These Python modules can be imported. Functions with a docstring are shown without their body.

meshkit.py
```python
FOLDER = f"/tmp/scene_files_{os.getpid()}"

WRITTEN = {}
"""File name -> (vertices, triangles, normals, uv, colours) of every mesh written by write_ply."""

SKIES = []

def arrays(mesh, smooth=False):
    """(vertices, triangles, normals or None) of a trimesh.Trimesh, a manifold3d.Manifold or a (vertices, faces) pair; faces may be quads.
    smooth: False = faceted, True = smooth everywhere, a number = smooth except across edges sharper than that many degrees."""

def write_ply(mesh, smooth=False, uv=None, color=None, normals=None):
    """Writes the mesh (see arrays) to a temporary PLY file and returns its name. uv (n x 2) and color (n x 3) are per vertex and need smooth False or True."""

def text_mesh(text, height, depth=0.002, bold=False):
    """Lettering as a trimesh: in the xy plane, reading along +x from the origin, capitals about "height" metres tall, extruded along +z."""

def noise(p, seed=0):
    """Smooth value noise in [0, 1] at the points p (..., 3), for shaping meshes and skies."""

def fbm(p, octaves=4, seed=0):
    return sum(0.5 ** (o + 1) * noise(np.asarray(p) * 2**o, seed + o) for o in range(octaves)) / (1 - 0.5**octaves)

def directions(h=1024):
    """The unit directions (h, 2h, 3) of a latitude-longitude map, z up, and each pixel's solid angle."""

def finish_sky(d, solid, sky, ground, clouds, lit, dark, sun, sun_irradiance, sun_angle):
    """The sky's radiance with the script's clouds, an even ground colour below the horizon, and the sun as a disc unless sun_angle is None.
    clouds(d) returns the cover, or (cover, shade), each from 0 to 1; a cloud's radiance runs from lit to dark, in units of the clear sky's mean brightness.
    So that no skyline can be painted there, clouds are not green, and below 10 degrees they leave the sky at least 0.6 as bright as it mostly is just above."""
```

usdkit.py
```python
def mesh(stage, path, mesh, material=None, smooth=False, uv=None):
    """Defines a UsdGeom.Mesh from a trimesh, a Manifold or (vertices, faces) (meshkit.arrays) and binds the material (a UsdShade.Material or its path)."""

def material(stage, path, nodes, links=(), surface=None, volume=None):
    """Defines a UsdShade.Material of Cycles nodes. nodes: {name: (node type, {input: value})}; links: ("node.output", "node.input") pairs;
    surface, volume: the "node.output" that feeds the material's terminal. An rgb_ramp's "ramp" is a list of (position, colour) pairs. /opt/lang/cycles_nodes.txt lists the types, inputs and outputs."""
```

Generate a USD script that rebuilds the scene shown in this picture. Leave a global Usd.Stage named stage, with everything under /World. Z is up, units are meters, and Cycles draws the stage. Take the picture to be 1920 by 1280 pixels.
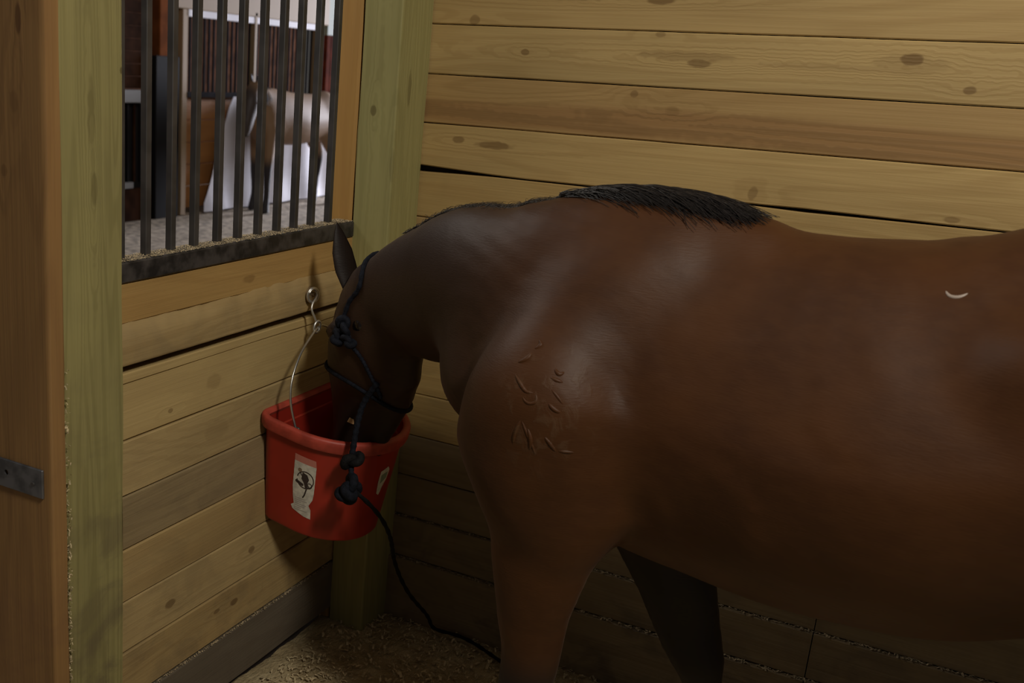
import math, numpy as np, trimesh, usdkit, meshkit
from pxr import Usd, UsdGeom, UsdLux, UsdShade, Gf, Sdf, Vt
from scipy.interpolate import PchipInterpolator, CubicSpline
from scipy.spatial import cKDTree
from shapely.geometry import Polygon, Point, LineString, box as sbox

rng = np.random.default_rng(7)
stage = Usd.Stage.CreateInMemory()
UsdGeom.SetStageUpAxis(stage, 'Z'); UsdGeom.SetStageMetersPerUnit(stage, 1.0)
UsdGeom.Xform.Define(stage, '/World')

# ---- camera, lights, exposure ----------------------------------------------
EYE = np.array([1.38298, -2.82681, 1.68824])
CAM = np.array([[0.8572254, 0.5119241, 0.0556624], [-0.1878547, 0.2102452, 0.9594309], [0.4794531, -0.8329049, 0.2763949]])  # right, up, back
FPX, CX, CY = 1994.03, 637.9, 700.5
cam = UsdGeom.Camera.Define(stage, '/World/Camera')
cam.CreateHorizontalApertureAttr(36.0); cam.CreateFocalLengthAttr(36.0 * FPX / 1920)
cam.CreateHorizontalApertureOffsetAttr((960 - CX) * 36 / 1920); cam.CreateVerticalApertureOffsetAttr((CY - 640) * 36 / 1920)
cam.CreateFStopAttr(5.0); cam.CreateFocusDistanceAttr(2.55)
m4 = Gf.Matrix4d(1.0)
for r in range(3):
    m4.SetRow(r, Gf.Vec4d(*CAM[r], 0))
m4.SetRow(3, Gf.Vec4d(*EYE, 1))
UsdGeom.Xformable(cam).AddTransformOp().Set(m4)
cam.CreateExposureAttr(0.0)

def aim(prim, loc, to):
    z = np.array(loc, float) - np.array(to, float); z /= np.linalg.norm(z)
    x = np.cross([0, 0, 1], z) if abs(z[2]) < .999 else np.array([1., 0, 0]); x /= np.linalg.norm(x)
    M = Gf.Matrix4d(1.0)
    for r, v in enumerate((x, np.cross(z, x), z)):
        M.SetRow(r, Gf.Vec4d(*map(float, v), 0))
    M.SetRow(3, Gf.Vec4d(*map(float, loc), 1))
    UsdGeom.Xformable(prim).AddTransformOp().Set(M)

def rect_light(name, loc, to, w, h, power, color):
    L = UsdLux.RectLight.Define(stage, '/World/' + name)
    L.CreateWidthAttr(w); L.CreateHeightAttr(h); L.CreateIntensityAttr(power); L.CreateColorAttr(Gf.Vec3f(*color))
    aim(L, loc, to)
    return L

rect_light('stall_lamp', (2.2, -2.3, 3.2), (0.8, -0.8, 0.5), 0.25, 0.6, 119.0, (1.0, 0.94, 0.82))
rect_light('aisle_lamp', (-3.2, 5.0, 3.6), (-3.4, 5.2, 0), 1.2, 1.2, 9.0, (1.0, 0.95, 0.9))
rect_light('aisle_lamp_near', (-1.7, -0.7, 3.2), (0.9, -0.9, 1.0), 1.2, 0.6, 12.0, (1.0, 0.95, 0.88))
rect_light('barn_door_daylight', (-4.3, 17.0, 2.2), (-6.0, 8.6, 0.6), 3.0, 3.0, 75.0, (0.86, 0.88, 1.0))
rect_light('added_fill', (-1.1, -3.3, 2.5), (1.0, -0.9, 1.0), 1.2, 1.4, 0.25, (0.95, 0.95, 1.0))  # unseen weak fill added on the camera side to lift the horse
dome = UsdLux.DomeLight.Define(stage, '/World/ambient'); dome.CreateIntensityAttr(0.022); dome.CreateColorAttr(Gf.Vec3f(1.0, 0.93, 0.85))

# ---- helpers ---------------------------------------------------------------
used = {}
def numbered(path):
    k = used.get(path, 0); used[path] = k + 1
    return path if k == 0 else f'{path}_{k:03d}'

def tag(p, label=None, cat=None, group=None, kind=None):
    p = p.GetPrim() if hasattr(p, 'GetPrim') else p
    for k, v in (('label', label), ('category', cat), ('group', group), ('kind', kind)):
        if v:
            p.SetCustomDataByKey(k, v)
    return p

LOC = {}
def thing(name, loc, label=None, cat=None, group=None, kind=None):
    path = numbered('/World/' + name)
    x = UsdGeom.Xform.Define(stage, path); x.AddTranslateOp().Set(Gf.Vec3d(*map(float, loc)))
    LOC[path] = np.array(loc, float)
    return tag(x, label, cat, group, kind)

def obj(name, mesh, mat, parent=None, smooth=False, label=None, cat=None, group=None, kind=None):
    """mesh in world coordinates."""
    base = str(parent.GetPath()) if parent is not None else '/World'
    path = numbered(base + '/' + name)
    off = next((LOC[p] for p in ('/'.join(base.split('/')[:3]),) if p in LOC), np.zeros(3))
    if isinstance(mesh, (tuple, list)):
        mesh = trimesh.Trimesh(np.asarray(mesh[0], float), np.asarray(mesh[1], int), process=False)
    v = np.array(mesh.vertices) - off
    g = usdkit.mesh(stage, path, (v, np.array(mesh.faces)), mat, smooth)
    return tag(g, label, cat, group, kind)

def cat_(ms):
    return trimesh.util.concatenate(ms)

def out(m):
    if m.volume < 0:
        m.invert()
    return m

def bx(x0, x1, y0, y1, z0, z1, c=0.003):
    """A box with chamfered edges."""
    c = min(c, (x1-x0)/3, (y1-y0)/3, (z1-z0)/3)
    p = []
    for x, sx in ((x0, 1), (x1, -1)):
        for y, sy in ((y0, 1), (y1, -1)):
            for z, sz in ((z0, 1), (z1, -1)):
                p += [(x+sx*c, y+sy*c, z), (x+sx*c, y, z+sz*c), (x, y+sy*c, z+sz*c)]
    return trimesh.convex.convex_hull(np.array(p))

def tube(pts, r, n=10, closed=False, cap=True):
    pts = np.array(pts, float); r = np.broadcast_to(r, len(pts))
    T = (np.roll(pts, -1, 0) - np.roll(pts, 1, 0)) if closed else np.gradient(pts, axis=0)
    T /= np.linalg.norm(T, axis=1)[:, None]
    u = np.cross(T[0], [0, 0, 1.0]); u = u if np.linalg.norm(u) > .1 else np.cross(T[0], [0, 1.0, 0]); u /= np.linalg.norm(u)
    V = []
    a = np.linspace(0, 2*np.pi, n, endpoint=False)
    for p, t, q in zip(pts, T, r):
        u = u - t*(u@t); u /= np.linalg.norm(u); w = np.cross(t, u)
        V.append(p + q*(np.cos(a)[:, None]*u + np.sin(a)[:, None]*w))
    N = len(pts); V = np.vstack(V); F = []
    for i in range(N if closed else N-1):
        A, B = i*n, ((i+1) % N)*n
        for j in range(n):
            k = (j+1) % n
            F += [(A+j, A+k, B+k), (A+j, B+k, B+j)]
    if not closed and cap:
        V = np.vstack([V, pts[0], pts[-1]])
        F += [(len(V)-2, (j+1) % n, j) for j in range(n)] + [(len(V)-1, (N-1)*n+j, (N-1)*n+(j+1) % n) for j in range(n)]
    return out(trimesh.Trimesh(V, F, process=False))

def spline(pts, n=40, closed=False):
    pts = np.array(pts, float)
    if closed:
        pts = np.vstack([pts, pts[:1]])
    t = np.r_[0, np.cumsum(np.linalg.norm(np.diff(pts, axis=0), axis=1))]
    s = CubicSpline(t, pts, bc_type='periodic' if closed else 'natural')
    return s(np.linspace(0, t[-1], n, endpoint=not closed))

def curves(name, strands, widths, mat, parent, label=None, kind='stuff'):
    base = str(parent.GetPath()); path = numbered(base + '/' + name); off = LOC.get('/'.join(base.split('/')[:3]), 0)
    c = UsdGeom.BasisCurves.Define(stage, path)
    c.CreateTypeAttr('linear'); c.CreateCurveVertexCountsAttr(Vt.IntArray([len(s) for s in strands]))
    P = np.vstack(strands) - off
    c.CreatePointsAttr(Vt.Vec3fArray.FromNumpy(P.astype(np.float32)))
    c.CreateWidthsAttr(Vt.FloatArray.FromNumpy(np.concatenate(widths).astype(np.float32))); c.SetWidthsInterpolation('vertex')
    UsdShade.MaterialBindingAPI.Apply(c.GetPrim()).Bind(mat)
    return tag(c, label, None, None, kind)

# ---- materials -------------------------------------------------------------
class G:
    def __init__(self):
        self.nodes, self.links, self.k = {}, [], 0
    def __call__(self, kind, o='', **inp):
        self.k += 1; n = f'n{self.k}'; vals = {}
        for k, v in inp.items():
            if isinstance(v, str) and v.startswith('@'):
                self.links.append((v[1:], f'{n}.{k}'))
            else:
                vals[k] = v
        self.nodes[n] = (kind, vals)
        return f'@{n}.{o}'
    def math(self, t, a, b=0.0, clamp=False):
        return self('math', 'value', math_type=t, value1=a, value2=b, use_clamp=clamp)
    def ramp01(self, v, a, b, c=0.0, d=1.0):
        return self('map_range', 'result', range_type='smoothstep', value=v, from_min=a, from_max=b, to_min=c, to_max=d, clamp=True)
    def mix(self, f, a, b, t='mix'):
        return self('mix', 'color', mix_type=t, fac=f, color1=a, color2=b)
    def pos(self):
        return self('geometry', 'position')
    def noise(self, scale=(1, 1, 1), loc=(0, 0, 0), detail=2.0, dist=0.0, rough=0.5):
        m = self('mapping', 'vector', mapping_type='point', vector=self.pos(), scale=scale, location=loc)
        return self('noise_texture', 'fac', vector=m, scale=1.0, detail=detail, distortion=dist, roughness=rough)
    def done(self, name, surf):
        return usdkit.material(stage, '/World/Looks/' + name, self.nodes, self.links, surface=surf[1:])

def plain(name, col, rough=0.5, metal=0.0, spec=0.5, var=0.0, scale=20, bump=0.0, sheen=0.0):
    g = G(); c = col
    kw = {}
    if var:
        f = g.noise((scale,)*3, (rng.uniform(0, 9),)*3, 4)
        f = g.ramp01(f, .35, .65)
        c = g.mix(f, tuple(np.array(col)*(1-var)), tuple(np.minimum(np.array(col)*(1+var), 1)))
    if bump:
        kw['normal'] = g('bump', 'normal', height=g.noise((scale*3,)*3, (3, 1, 2), 3), strength=bump, distance=0.004)
    s = g('principled_bsdf', 'BSDF', base_color=c, roughness=rough, metallic=metal, specular_ior_level=spec, sheen_weight=sheen, **kw)
    return g.done(name, s)

def wood(name, light, dark, along='x', seed=0, freq=52.0, amt=0.5, knots=(), band=None, dirt=0.0, dirt_z=(0.0, 0.5), rough=0.62, tone=0.22, cross=9.0, dcol=(.10, .075, .05)):
    """Sawn timber. knots: (centre, radius along, radius across, darkness). band: (z, half height, colour, amount) a streak of heartwood."""
    r = np.random.default_rng(1000 + seed); ax = 'xyz'.index(along)
    sc = [cross]*3; sc[ax] = 0.85
    off = tuple(r.uniform(-20, 20, 3))
    g = G()
    F = g.noise(tuple(sc), off, 1.2, 0.35)
    kd = None
    for c, ra, rc, dk in knots:
        s = [1/rc]*3; s[ax] = 1/ra
        for inner in (0, 1):
            q = 3.2 if not inner else 1.0
            s2 = [x/q for x in s]
            if not inner:
                s2[ax] /= 2.6
            m = g('mapping', 'vector', mapping_type='point', vector=g.pos(), scale=tuple(s2), location=tuple(-np.array(c)*np.array(s2)))
            d = g('vector_math', 'value', math_type='length', vector1=m)
            d = g.math('add', d, g.math('multiply', g.math('subtract', g.noise((38, 38, 38), (2, 1, 4), 1), .5), .7 if inner else .25))
            f = g.ramp01(d, 1.0, 0.0) if not inner else g.ramp01(d, 1.15, 0.75)
            if not inner:
                F = g.math('add', F, g.math('multiply', f, 0.17))
            else:
                f = g.math('multiply', f, dk*.75)
                kd = f if kd is None else g.math('maximum', kd, f)
    w = g.math('sine', g.math('multiply', F, freq))
    w = g.ramp01(w, -0.4, 1.0)
    fs = [150.0]*3; fs[ax] = 3.0
    fine = g.noise(tuple(fs), off, 3)
    ts = [5.0]*3; ts[ax] = 0.9
    big = g.ramp01(g.noise(tuple(ts), tuple(-np.array(off)), 3), 0.3, 0.7)
    c = g.mix(g.math('multiply', w, amt), light, dark)
    c = g.mix(g.math('multiply', g.ramp01(fine, .4, .72), amt*0.7), c, dark)
    lo = tuple(np.array(light)*(1-tone)); hi = tuple(np.minimum(np.array(light)*(1+tone), 1))
    c = g.mix(0.5, c, g.mix(big, lo, hi))
    if band:
        z = g('separate_xyz', 'z', vector=g.pos())
        wob = g.math('multiply', g.noise((1.5, 1.5, 14), off, 2), 0.05)
        d = g.math('absolute', g.math('subtract', g.math('add', z, wob), band[0] + .025))
        f = g.math('multiply', g.ramp01(d, band[1]*1.25, band[1]*0.55), band[3])
        c = g.mix(f, c, g.mix(g.math('multiply', w, .55), band[2], tuple(np.array(band[2])*.55)))
    if kd is not None:
        c = g.mix(kd, c, tuple(np.array(dark)*np.array([.42, .34, .28])))
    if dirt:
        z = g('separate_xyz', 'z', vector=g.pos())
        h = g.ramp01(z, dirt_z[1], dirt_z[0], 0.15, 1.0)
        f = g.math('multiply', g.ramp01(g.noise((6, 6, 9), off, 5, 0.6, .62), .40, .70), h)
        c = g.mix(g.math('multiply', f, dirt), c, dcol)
    nb = g('bump', 'normal', height=g.math('add', g.math('multiply', w, 0.35), fine), strength=0.35, distance=0.0025)
    s = g('principled_bsdf', 'BSDF', base_color=c, roughness=rough, specular_ior_level=0.3, normal=nb)
    return g.done(name, s)

PINE_L, PINE_D = (.42, .285, .115), (.27, .155, .05)
BK = [((1.204, 0, 1.777), .024, .014, .95), ((.733, 0, 1.748), .03, .012, .75), ((.273, 0, 1.755), .012, .009, .7), ((1.331, 0, 1.716), .013, .010, .8), ((.631, 0, 1.812), .014, .008, .5), ((.70, 0, 1.762), .13, .012, .38), ((1.05, 0, 1.752), .20, .008, .25), ((1.20, 0, 1.765), .08, .022, .25)]
pine = [
    wood('pine_top', PINE_L, PINE_D, 'x', 1, 46, .5, [((.398, 0, 1.90), .10, .012, .5), ((.62, 0, 1.893), .035, .010, .85), ((.117, 0, 1.833), .016, .013, .6)]),
    wood('pine_knotty', (.44, .305, .125), PINE_D, 'x', 2, 50, .5, BK),
    wood('pine_streaked', (.40, .255, .10), PINE_D, 'x', 3, 60, .5, [((.582, 0, 1.665), .012, .010, .6), ((.684, 0, 1.626), .02, .012, .3), ((.55, 0, 1.572), .09, .03, .1)], band=(1.588, .036, (.27, .135, .05), .62)),
    wood('pine_worn', (.44, .30, .12), PINE_D, 'x', 4, 44, .45, [((.10, 0, 1.510), .02, .010, .7), ((.21, 0, 1.502), .055, .011, .75), ((.91, 0, 1.445), .012, .018, .55), ((1.35, 0, 1.43), .02, .008, .6)]),
    wood('pine_ordinary', (.40, .27, .105), PINE_D, 'x', 5, 40, .5, [((.172, 0, .547), .012, .009, .9), ((1.05, 0, 1.02), .015, .012, .8)], dirt=.5, dirt_z=(.3, 1.1)),
    wood('pine_plain', (.42, .28, .115), PINE_D, 'x', 6, 36, .4, [((.72, 0, 1.32), .014, .012, .6)], dirt=.4, dirt_z=(.3, 1.1)),
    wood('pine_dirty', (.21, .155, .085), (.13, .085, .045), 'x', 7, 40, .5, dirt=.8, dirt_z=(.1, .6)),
]
LK = [((-.131, -.97, .392), .02, .012, .9), ((-.131, -.703, .282), .018, .010, .9), ((-.131, -.78, .288), .014, .007, .8), ((-.131, -.626, .408), .016, .012, .85), ((-.131, -.979, .897), .01, .006, .7), ((-.131, -.817, .932), .03, .02, .3), ((-.131, -.80, .80), .05, .03, .2)]
lpine = [
    wood('board_clear', (.43, .31, .135), (.31, .20, .08), 'y', 11, 40, .35, LK),
    wood('board_fair', (.41, .295, .135), (.29, .19, .08), 'y', 12, 48, .4, LK, dirt=.25, dirt_z=(.4, 1.0)),
    wood('board_grey', (.28, .205, .105), (.19, .13, .07), 'y', 13, 50, .4, LK, dirt=.55, dirt_z=(.3, .9)),
    wood('board_warm', (.38, .265, .115), (.27, .165, .065), 'y', 14, 42, .45, LK, dirt=.5, dirt_z=(.1, .8)),
    wood('board_upper', (.40, .245, .085), (.28, .15, .045), 'y', 15, 34, .35, [((-.131, -.69, 1.17), .03, .012, .5)], dirt=.1),
    wood('board_chewed', (.40, .28, .125), (.26, .16, .06), 'y', 16, 38, .4, [((-.1, -.75, 1.075), .03, .012, .3)], dirt=.55, dirt_z=(.9, 1.25), dcol=(.17, .135, .08)),
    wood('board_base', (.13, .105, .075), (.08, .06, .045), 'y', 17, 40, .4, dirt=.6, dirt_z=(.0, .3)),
]
green_post = wood('treated_timber', (.30, .265, .105), (.20, .175, .060), 'z', 21, 58, .55, [((-.082, -.184, 1.579), .016, .010, .85), ((-.012, -.184, 1.436), .05, .008, .35), ((-.01, -.115, 1.644), .05, .010, .55), ((-.07, -.184, 1.72), .09, .012, .1)], cross=11)
green_post2 = wood('treated_timber_streaked', (.265, .228, .09), (.145, .122, .042), 'z', 22, 70, .65, [((-.01, -1.36, 1.585), .07, .010, .35), ((-.01, -1.353, 1.45), .03, .008, .5), ((-.01, -1.28, 1.66), .006, .004, .9)], cross=14, dirt=.75, dirt_z=(.45, 1.2), dcol=(.13, .10, .055))
brown_wood = wood('stained_timber', (.265, .145, .052), (.17, .085, .032), 'z', 23, 40, .5, [((-.055, -1.486, 1.735), .028, .007, .95), ((-.07, -1.486, 1.6), .02, .012, .35), ((-.1, -1.486, 1.48), .012, .008, .4)], dirt=.3, dirt_z=(.4, 1.3), dcol=(.16, .075, .04))
orange_wood = wood('orange_timber', (.38, .21, .06), (.27, .13, .035), 'z', 24, 40, .4)
dark_steel = plain('painted_bar_steel', (.045, .040, .038), .42, 0.0, .5, .25, 14)
rail_steel = plain('scuffed_rail_steel', (.035, .030, .028), .5, 0.0, .5, .6, 22, .3)
galv = plain('galvanised_wire', (.55, .53, .50), .35, .9)
rusty = plain('rusty_eye_bolt_steel', (.30, .22, .13), .5, .6, .5, .4, 120)
strap_steel = plain('dull_strap_steel', (.16, .16, .17), .45, .8, .5, .3, 30)
dark_gap = plain('black_backing', (.03, .018, .012), .9)
red_worn = plain('worn_red_plastic', (.36, .050, .032), .5, 0, .4, .18, 25, .05)
red_plastic = plain('red_plastic', (.31, .021, .011), .42, 0, .5, .10, 9, .05)
paper = plain('worn_paper', (.52, .49, .42), .8, 0, .3, .15, 60)
pink_print = plain('faded_red_print', (.45, .16, .12), .8)
ink = plain('dark_ink', (.035, .022, .018), .7)
ink_light = plain('faded_brown_ink', (.20, .14, .09), .7)
rope_mat = plain('dark_blue_rope', (.007, .008, .013), .8, 0, .15, .3, 90, .4)
rope_black = plain('black_rope', (.007, .0065, .007), .8, 0, .15, .3, 90, .4)
dust_mat = plain('shavings_dust', (.36, .28, .17), .9, 0, .2, .35, 90, .5)
chip_mat = plain('pine_shaving', (.50, .30, .14), .8)

# ---- the stall: floor and plank walls --------------------------------------
XA = -0.131                                                            # face of the left wall
def plank(to_world, u0, u1, v0, v1, proud=0.0, thick=0.035, seed=0, wear=0.0009, c=0.003, n=28, top=None, bot=None):
    """Board along u between v0 and v1, its edges slightly uneven; to_world(u, v, w)."""
    r = np.random.default_rng(seed)
    us = np.linspace(u0, u1, n)
    nz = lambda s: (meshkit.fbm(np.stack([us*5, us*0+s*3.7, us*0], 1), 3, s) - .5) * 2 * wear
    a = (np.interp(us, *bot) if bot else np.full(n, v0)) + nz(seed*2+1)
    b = (np.interp(us, *top) if top else np.full(n, v1)) + nz(seed*2+2)
    w = proud + nz(seed*2+3) * 1.2
    rows = [(a, w*0+proud-thick), (a, w-c), (a+c, w), (b-c, w), (b, w-c), (b, w*0+proud-thick)]
    V = np.stack([np.stack(to_world(us, v, ww), 1) for v, ww in rows], 1).reshape(-1, 3)
    F = []
    for i in range(n-1):
        for j in range(6):
            k = (j+1) % 6
            A, B, C, D = i*6+j, i*6+k, i*6+6+k, i*6+6+j
            F += [(A, B, C), (A, C, D)]
    for e in (0, (n-1)*6):
        F += [(e, e+q, e+q+1) for q in range(1, 5)] if e == 0 else [(e, e+q+1, e+q) for q in range(1, 5)]
    m = trimesh.Trimesh(V, F, process=False)
    return out(m)

def on_back(u, v, w):
    return np.broadcast_to(u, np.shape(w)), -w, v
def on_left(u, v, w):
    return XA + w, np.broadcast_to(u, np.shape(w)), v

# floor with a layer of wood shavings
gx, gy = np.meshgrid(np.linspace(-.16, 3.4, 150), np.linspace(-3.6, 0.02, 150), indexing='ij')
gz = (meshkit.fbm(np.stack([gx*6, gy*6, gx*0], -1), 4, 3) - .5) * 0.030 + (meshkit.fbm(np.stack([gx*40, gy*40, gx*0], -1), 2, 5) - .5) * .012 - .004
ii = np.arange(150*150).reshape(150, 150)
q = np.stack([ii[:-1, :-1], ii[1:, :-1], ii[1:, 1:], ii[:-1, 1:]], -1).reshape(-1, 4)
g = G()
big = g.ramp01(g.noise((9, 9, 9), (1, 2, 3), 5, .4, .65), .35, .68)
fine = g.ramp01(g.noise((70, 70, 70), (4, 2, 3), 4), .35, .65)
cc = g.mix(big, (.30, .225, .12), (.52, .42, .25)); cc = g.mix(g.math('multiply', fine, .5), cc, (.38, .29, .16))
nb = g('bump', 'normal', height=g.noise((120, 60, 90), (4, 2, 3), 4), strength=.8, distance=.01)
bed_mat = g.done('bedding', g('principled_bsdf', 'BSDF', base_color=cc, roughness=.95, specular_ior_level=.1, normal=nb))
floor = thing('floor', (1.6, -1.8, 0), kind='structure')
obj('bedding', (np.stack([gx, gy, gz], -1).reshape(-1, 3), np.vstack([q[:, [0, 1, 2]], q[:, [0, 2, 3]]])), bed_mat, floor, True)

def flakes(n, xy, z, size, seed, flat=.5):
    """n small curled wood shavings as bent strips."""
    r = np.random.default_rng(seed)
    p = xy(r, n); V, F = [], []
    L = r.uniform(.35, 1.0, n)*size; W = L*r.uniform(.15, .45, n)
    th = r.uniform(0, 2*np.pi, n); ti = r.normal(0, flat, n); cu = r.uniform(.1, .5, n)*L
    e = np.stack([np.cos(th)*np.cos(ti), np.sin(th)*np.cos(ti), np.sin(ti)], 1)
    s = np.stack([-np.sin(th), np.cos(th), 0*th], 1); k = np.cross(e, s)
    P = np.stack([p[:, 0], p[:, 1], z(p[:, 0], p[:, 1])], 1)
    for t, h in ((-.5, 0), (0, 1), (.5, 0)):
        c = P + e*(L*t)[:, None] + k*(cu*h*.5)[:, None]
        V += [c - s*W[:, None]/2, c + s*W[:, None]/2]
    V = np.stack(V, 1).reshape(-1, 3)
    b = np.arange(n)[:, None, None]*6
    F = (b + np.array([[0, 2, 3], [0, 3, 1], [2, 4, 5], [2, 5, 3]])[None]).reshape(-1, 3)
    return trimesh.Trimesh(V, F, process=False)

chip_pale = plain('pale_shavings', (.50, .40, .24), .9, 0, .2, .3, 60)
def floor_z(x, y):
    return (meshkit.fbm(np.stack([x*6, y*6, x*0], -1), 4, 3) - .5) * 0.030 + .004
obj('shavings', flakes(14000, lambda r, n: np.stack([r.uniform(-.1, 2.0, n), r.uniform(-1.5, -.03, n)], 1), floor_z, .020, 4), chip_pale, floor, kind='stuff', label='loose curled wood shavings on the stall floor')

# back wall of horizontal boards; z edges of the courses, top one just above the picture
wall_back = thing('wall_back', (1.6, 0, 0), kind='structure')
H = 0.135; Z0 = 1.8194
edge = {k: Z0 - k*H for k in range(-7, 13)}
low3 = ([-0.2, -.015, .056, .192, .30, .50, .62, .93, 1.0, 1.143, 1.371, 3.4], [1.430, 1.429, 1.427, 1.422, 1.419, 1.420, 1.419, 1.4185, 1.420, 1.419, 1.417, 1.416])
top4 = ([-0.2, -.013, .058, .192, .30, .50, .90, .95, 1.05, 1.143, 1.371, 3.4], [1.409, 1.410, 1.412, 1.415, 1.4155, 1.416, 1.416, 1.412, 1.411, 1.412, 1.4135, 1.413])
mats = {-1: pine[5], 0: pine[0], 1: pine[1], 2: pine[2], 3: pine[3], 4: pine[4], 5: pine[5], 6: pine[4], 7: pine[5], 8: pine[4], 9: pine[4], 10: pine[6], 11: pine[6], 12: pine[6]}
for k in range(-6, 13):
    z1, z0 = edge[k-1], edge[k]
    pr = {12: 0.014}.get(k, 0.0) + (0.002 if k % 2 else 0)
    mt = mats.get(k, pine[5])
    spans = [(-.2, 3.4)] if k not in (11, 12, 5) else [(-.2, 1.236), (1.2385, 3.4)]
    for s, (a, b) in enumerate(spans):
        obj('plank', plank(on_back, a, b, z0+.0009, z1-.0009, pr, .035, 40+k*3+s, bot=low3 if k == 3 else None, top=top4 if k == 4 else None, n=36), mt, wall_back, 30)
for s, (a, b) in enumerate([(-.2, 1.236), (1.2385, 3.4)]):
    obj('plank', plank(on_back, a, b, -.02, edge[12]-.001, .028, .06, 90+s, .003), pine[6], wall_back, 30)
obj('backing', bx(-.2, 3.4, .036, .05, -.02, 2.76), dark_gap, wall_back, label='dark sheet behind the board joints')
obj('ledge_dust', cat_([flakes(900, lambda r, n: np.stack([r.uniform(-.01, 2.6, n), -r.uniform(.001, .014, n)], 1), lambda x, y: x*0+edge[11]+.002, .012, 21, .2),
                        flakes(1100, lambda r, n: np.stack([r.uniform(-.01, 2.6, n), -r.uniform(.012, .029, n)], 1), lambda x, y: x*0+edge[12]+.001, .014, 22, .2)]), dust_mat, wall_back, kind='stuff', label='pale shavings dust lying on the ledges of the low boards')

# left wall: boards below the bar grille
wall_left = thing('wall_left', (XA, -.73, 0), kind='structure')
YL0, YL1 = -1.272, -.15
rowsL = [(.865, 1.0236, lpine[0], 0.0), (.7325, .865, lpine[1], .001), (.600, .7325, lpine[2], 0), (.4676, .600, lpine[3], .001), (.335, .4676, lpine[1], 0), (.2027, .335, lpine[3], .001)]
for i, (a, b, mt, pr) in enumerate(rowsL):
    obj('plank', plank(on_left, YL0, YL1, a+.0015, b-.0015, pr, .035, 130+i*4), mt, wall_left, 30)
obj('plank', plank(on_left, YL0, YL1, .999, 1.0225, .004, .02, 171, n=24), lpine[0], wall_left, 30)               # tongue along the top board
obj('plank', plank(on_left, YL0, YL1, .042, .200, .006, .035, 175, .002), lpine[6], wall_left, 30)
obj('plank', plank(on_left, YL0, YL1, 1.135, 1.2235, .006, .03, 180, .002), lpine[4], wall_left, 30)
# chewed rail: rounded, gnawed upper edge
ys = np.linspace(YL0, YL1, 90)
prof = np.array([(-.03, 1.044), (.014, 1.044), (.018, 1.049), (.019, 1.085), (.018, 1.108), (.014, 1.122), (.006, 1.136), (-.004, 1.146), (-.03, 1.15)])
V = []
for y in ys:
    b1 = (meshkit.fbm(np.array([[y*7, 1.3, 0]]), 3, 8)[0] - .5)
    b2 = (meshkit.fbm(np.array([[y*30, 4.3, 0]]), 3, 9)[0] - .5)
    for j, (w, z) in enumerate(prof):
        e = 1.0 if 4 <= j <= 7 else 0.1
        V.append((XA + w + e*(b2*.006 - max(0, b1)*.012), y, z + e*(b1*.035 + b2*.008)*(1 if j < 8 else .5)))
n = len(prof); F = []
for i in range(len(ys)-1):
    for j in range(n):
        k = (j+1) % n
        F += [(i*n+j, i*n+k, i*n+n+k), (i*n+j, i*n+n+k, i*n+n+j)]
F += [(0, j, j+1) for j in range(1, n-1)] + [((len(ys)-1)*n, (len(ys)-1)*n+j+1, (len(ys)-1)*n+j) for j in range(1, n-1)]
obj('chewed_rail', out(trimesh.Trimesh(V, F, process=False)), lpine[5], wall_left, 40, label='rail board with a gnawed pale upper edge')
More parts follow.
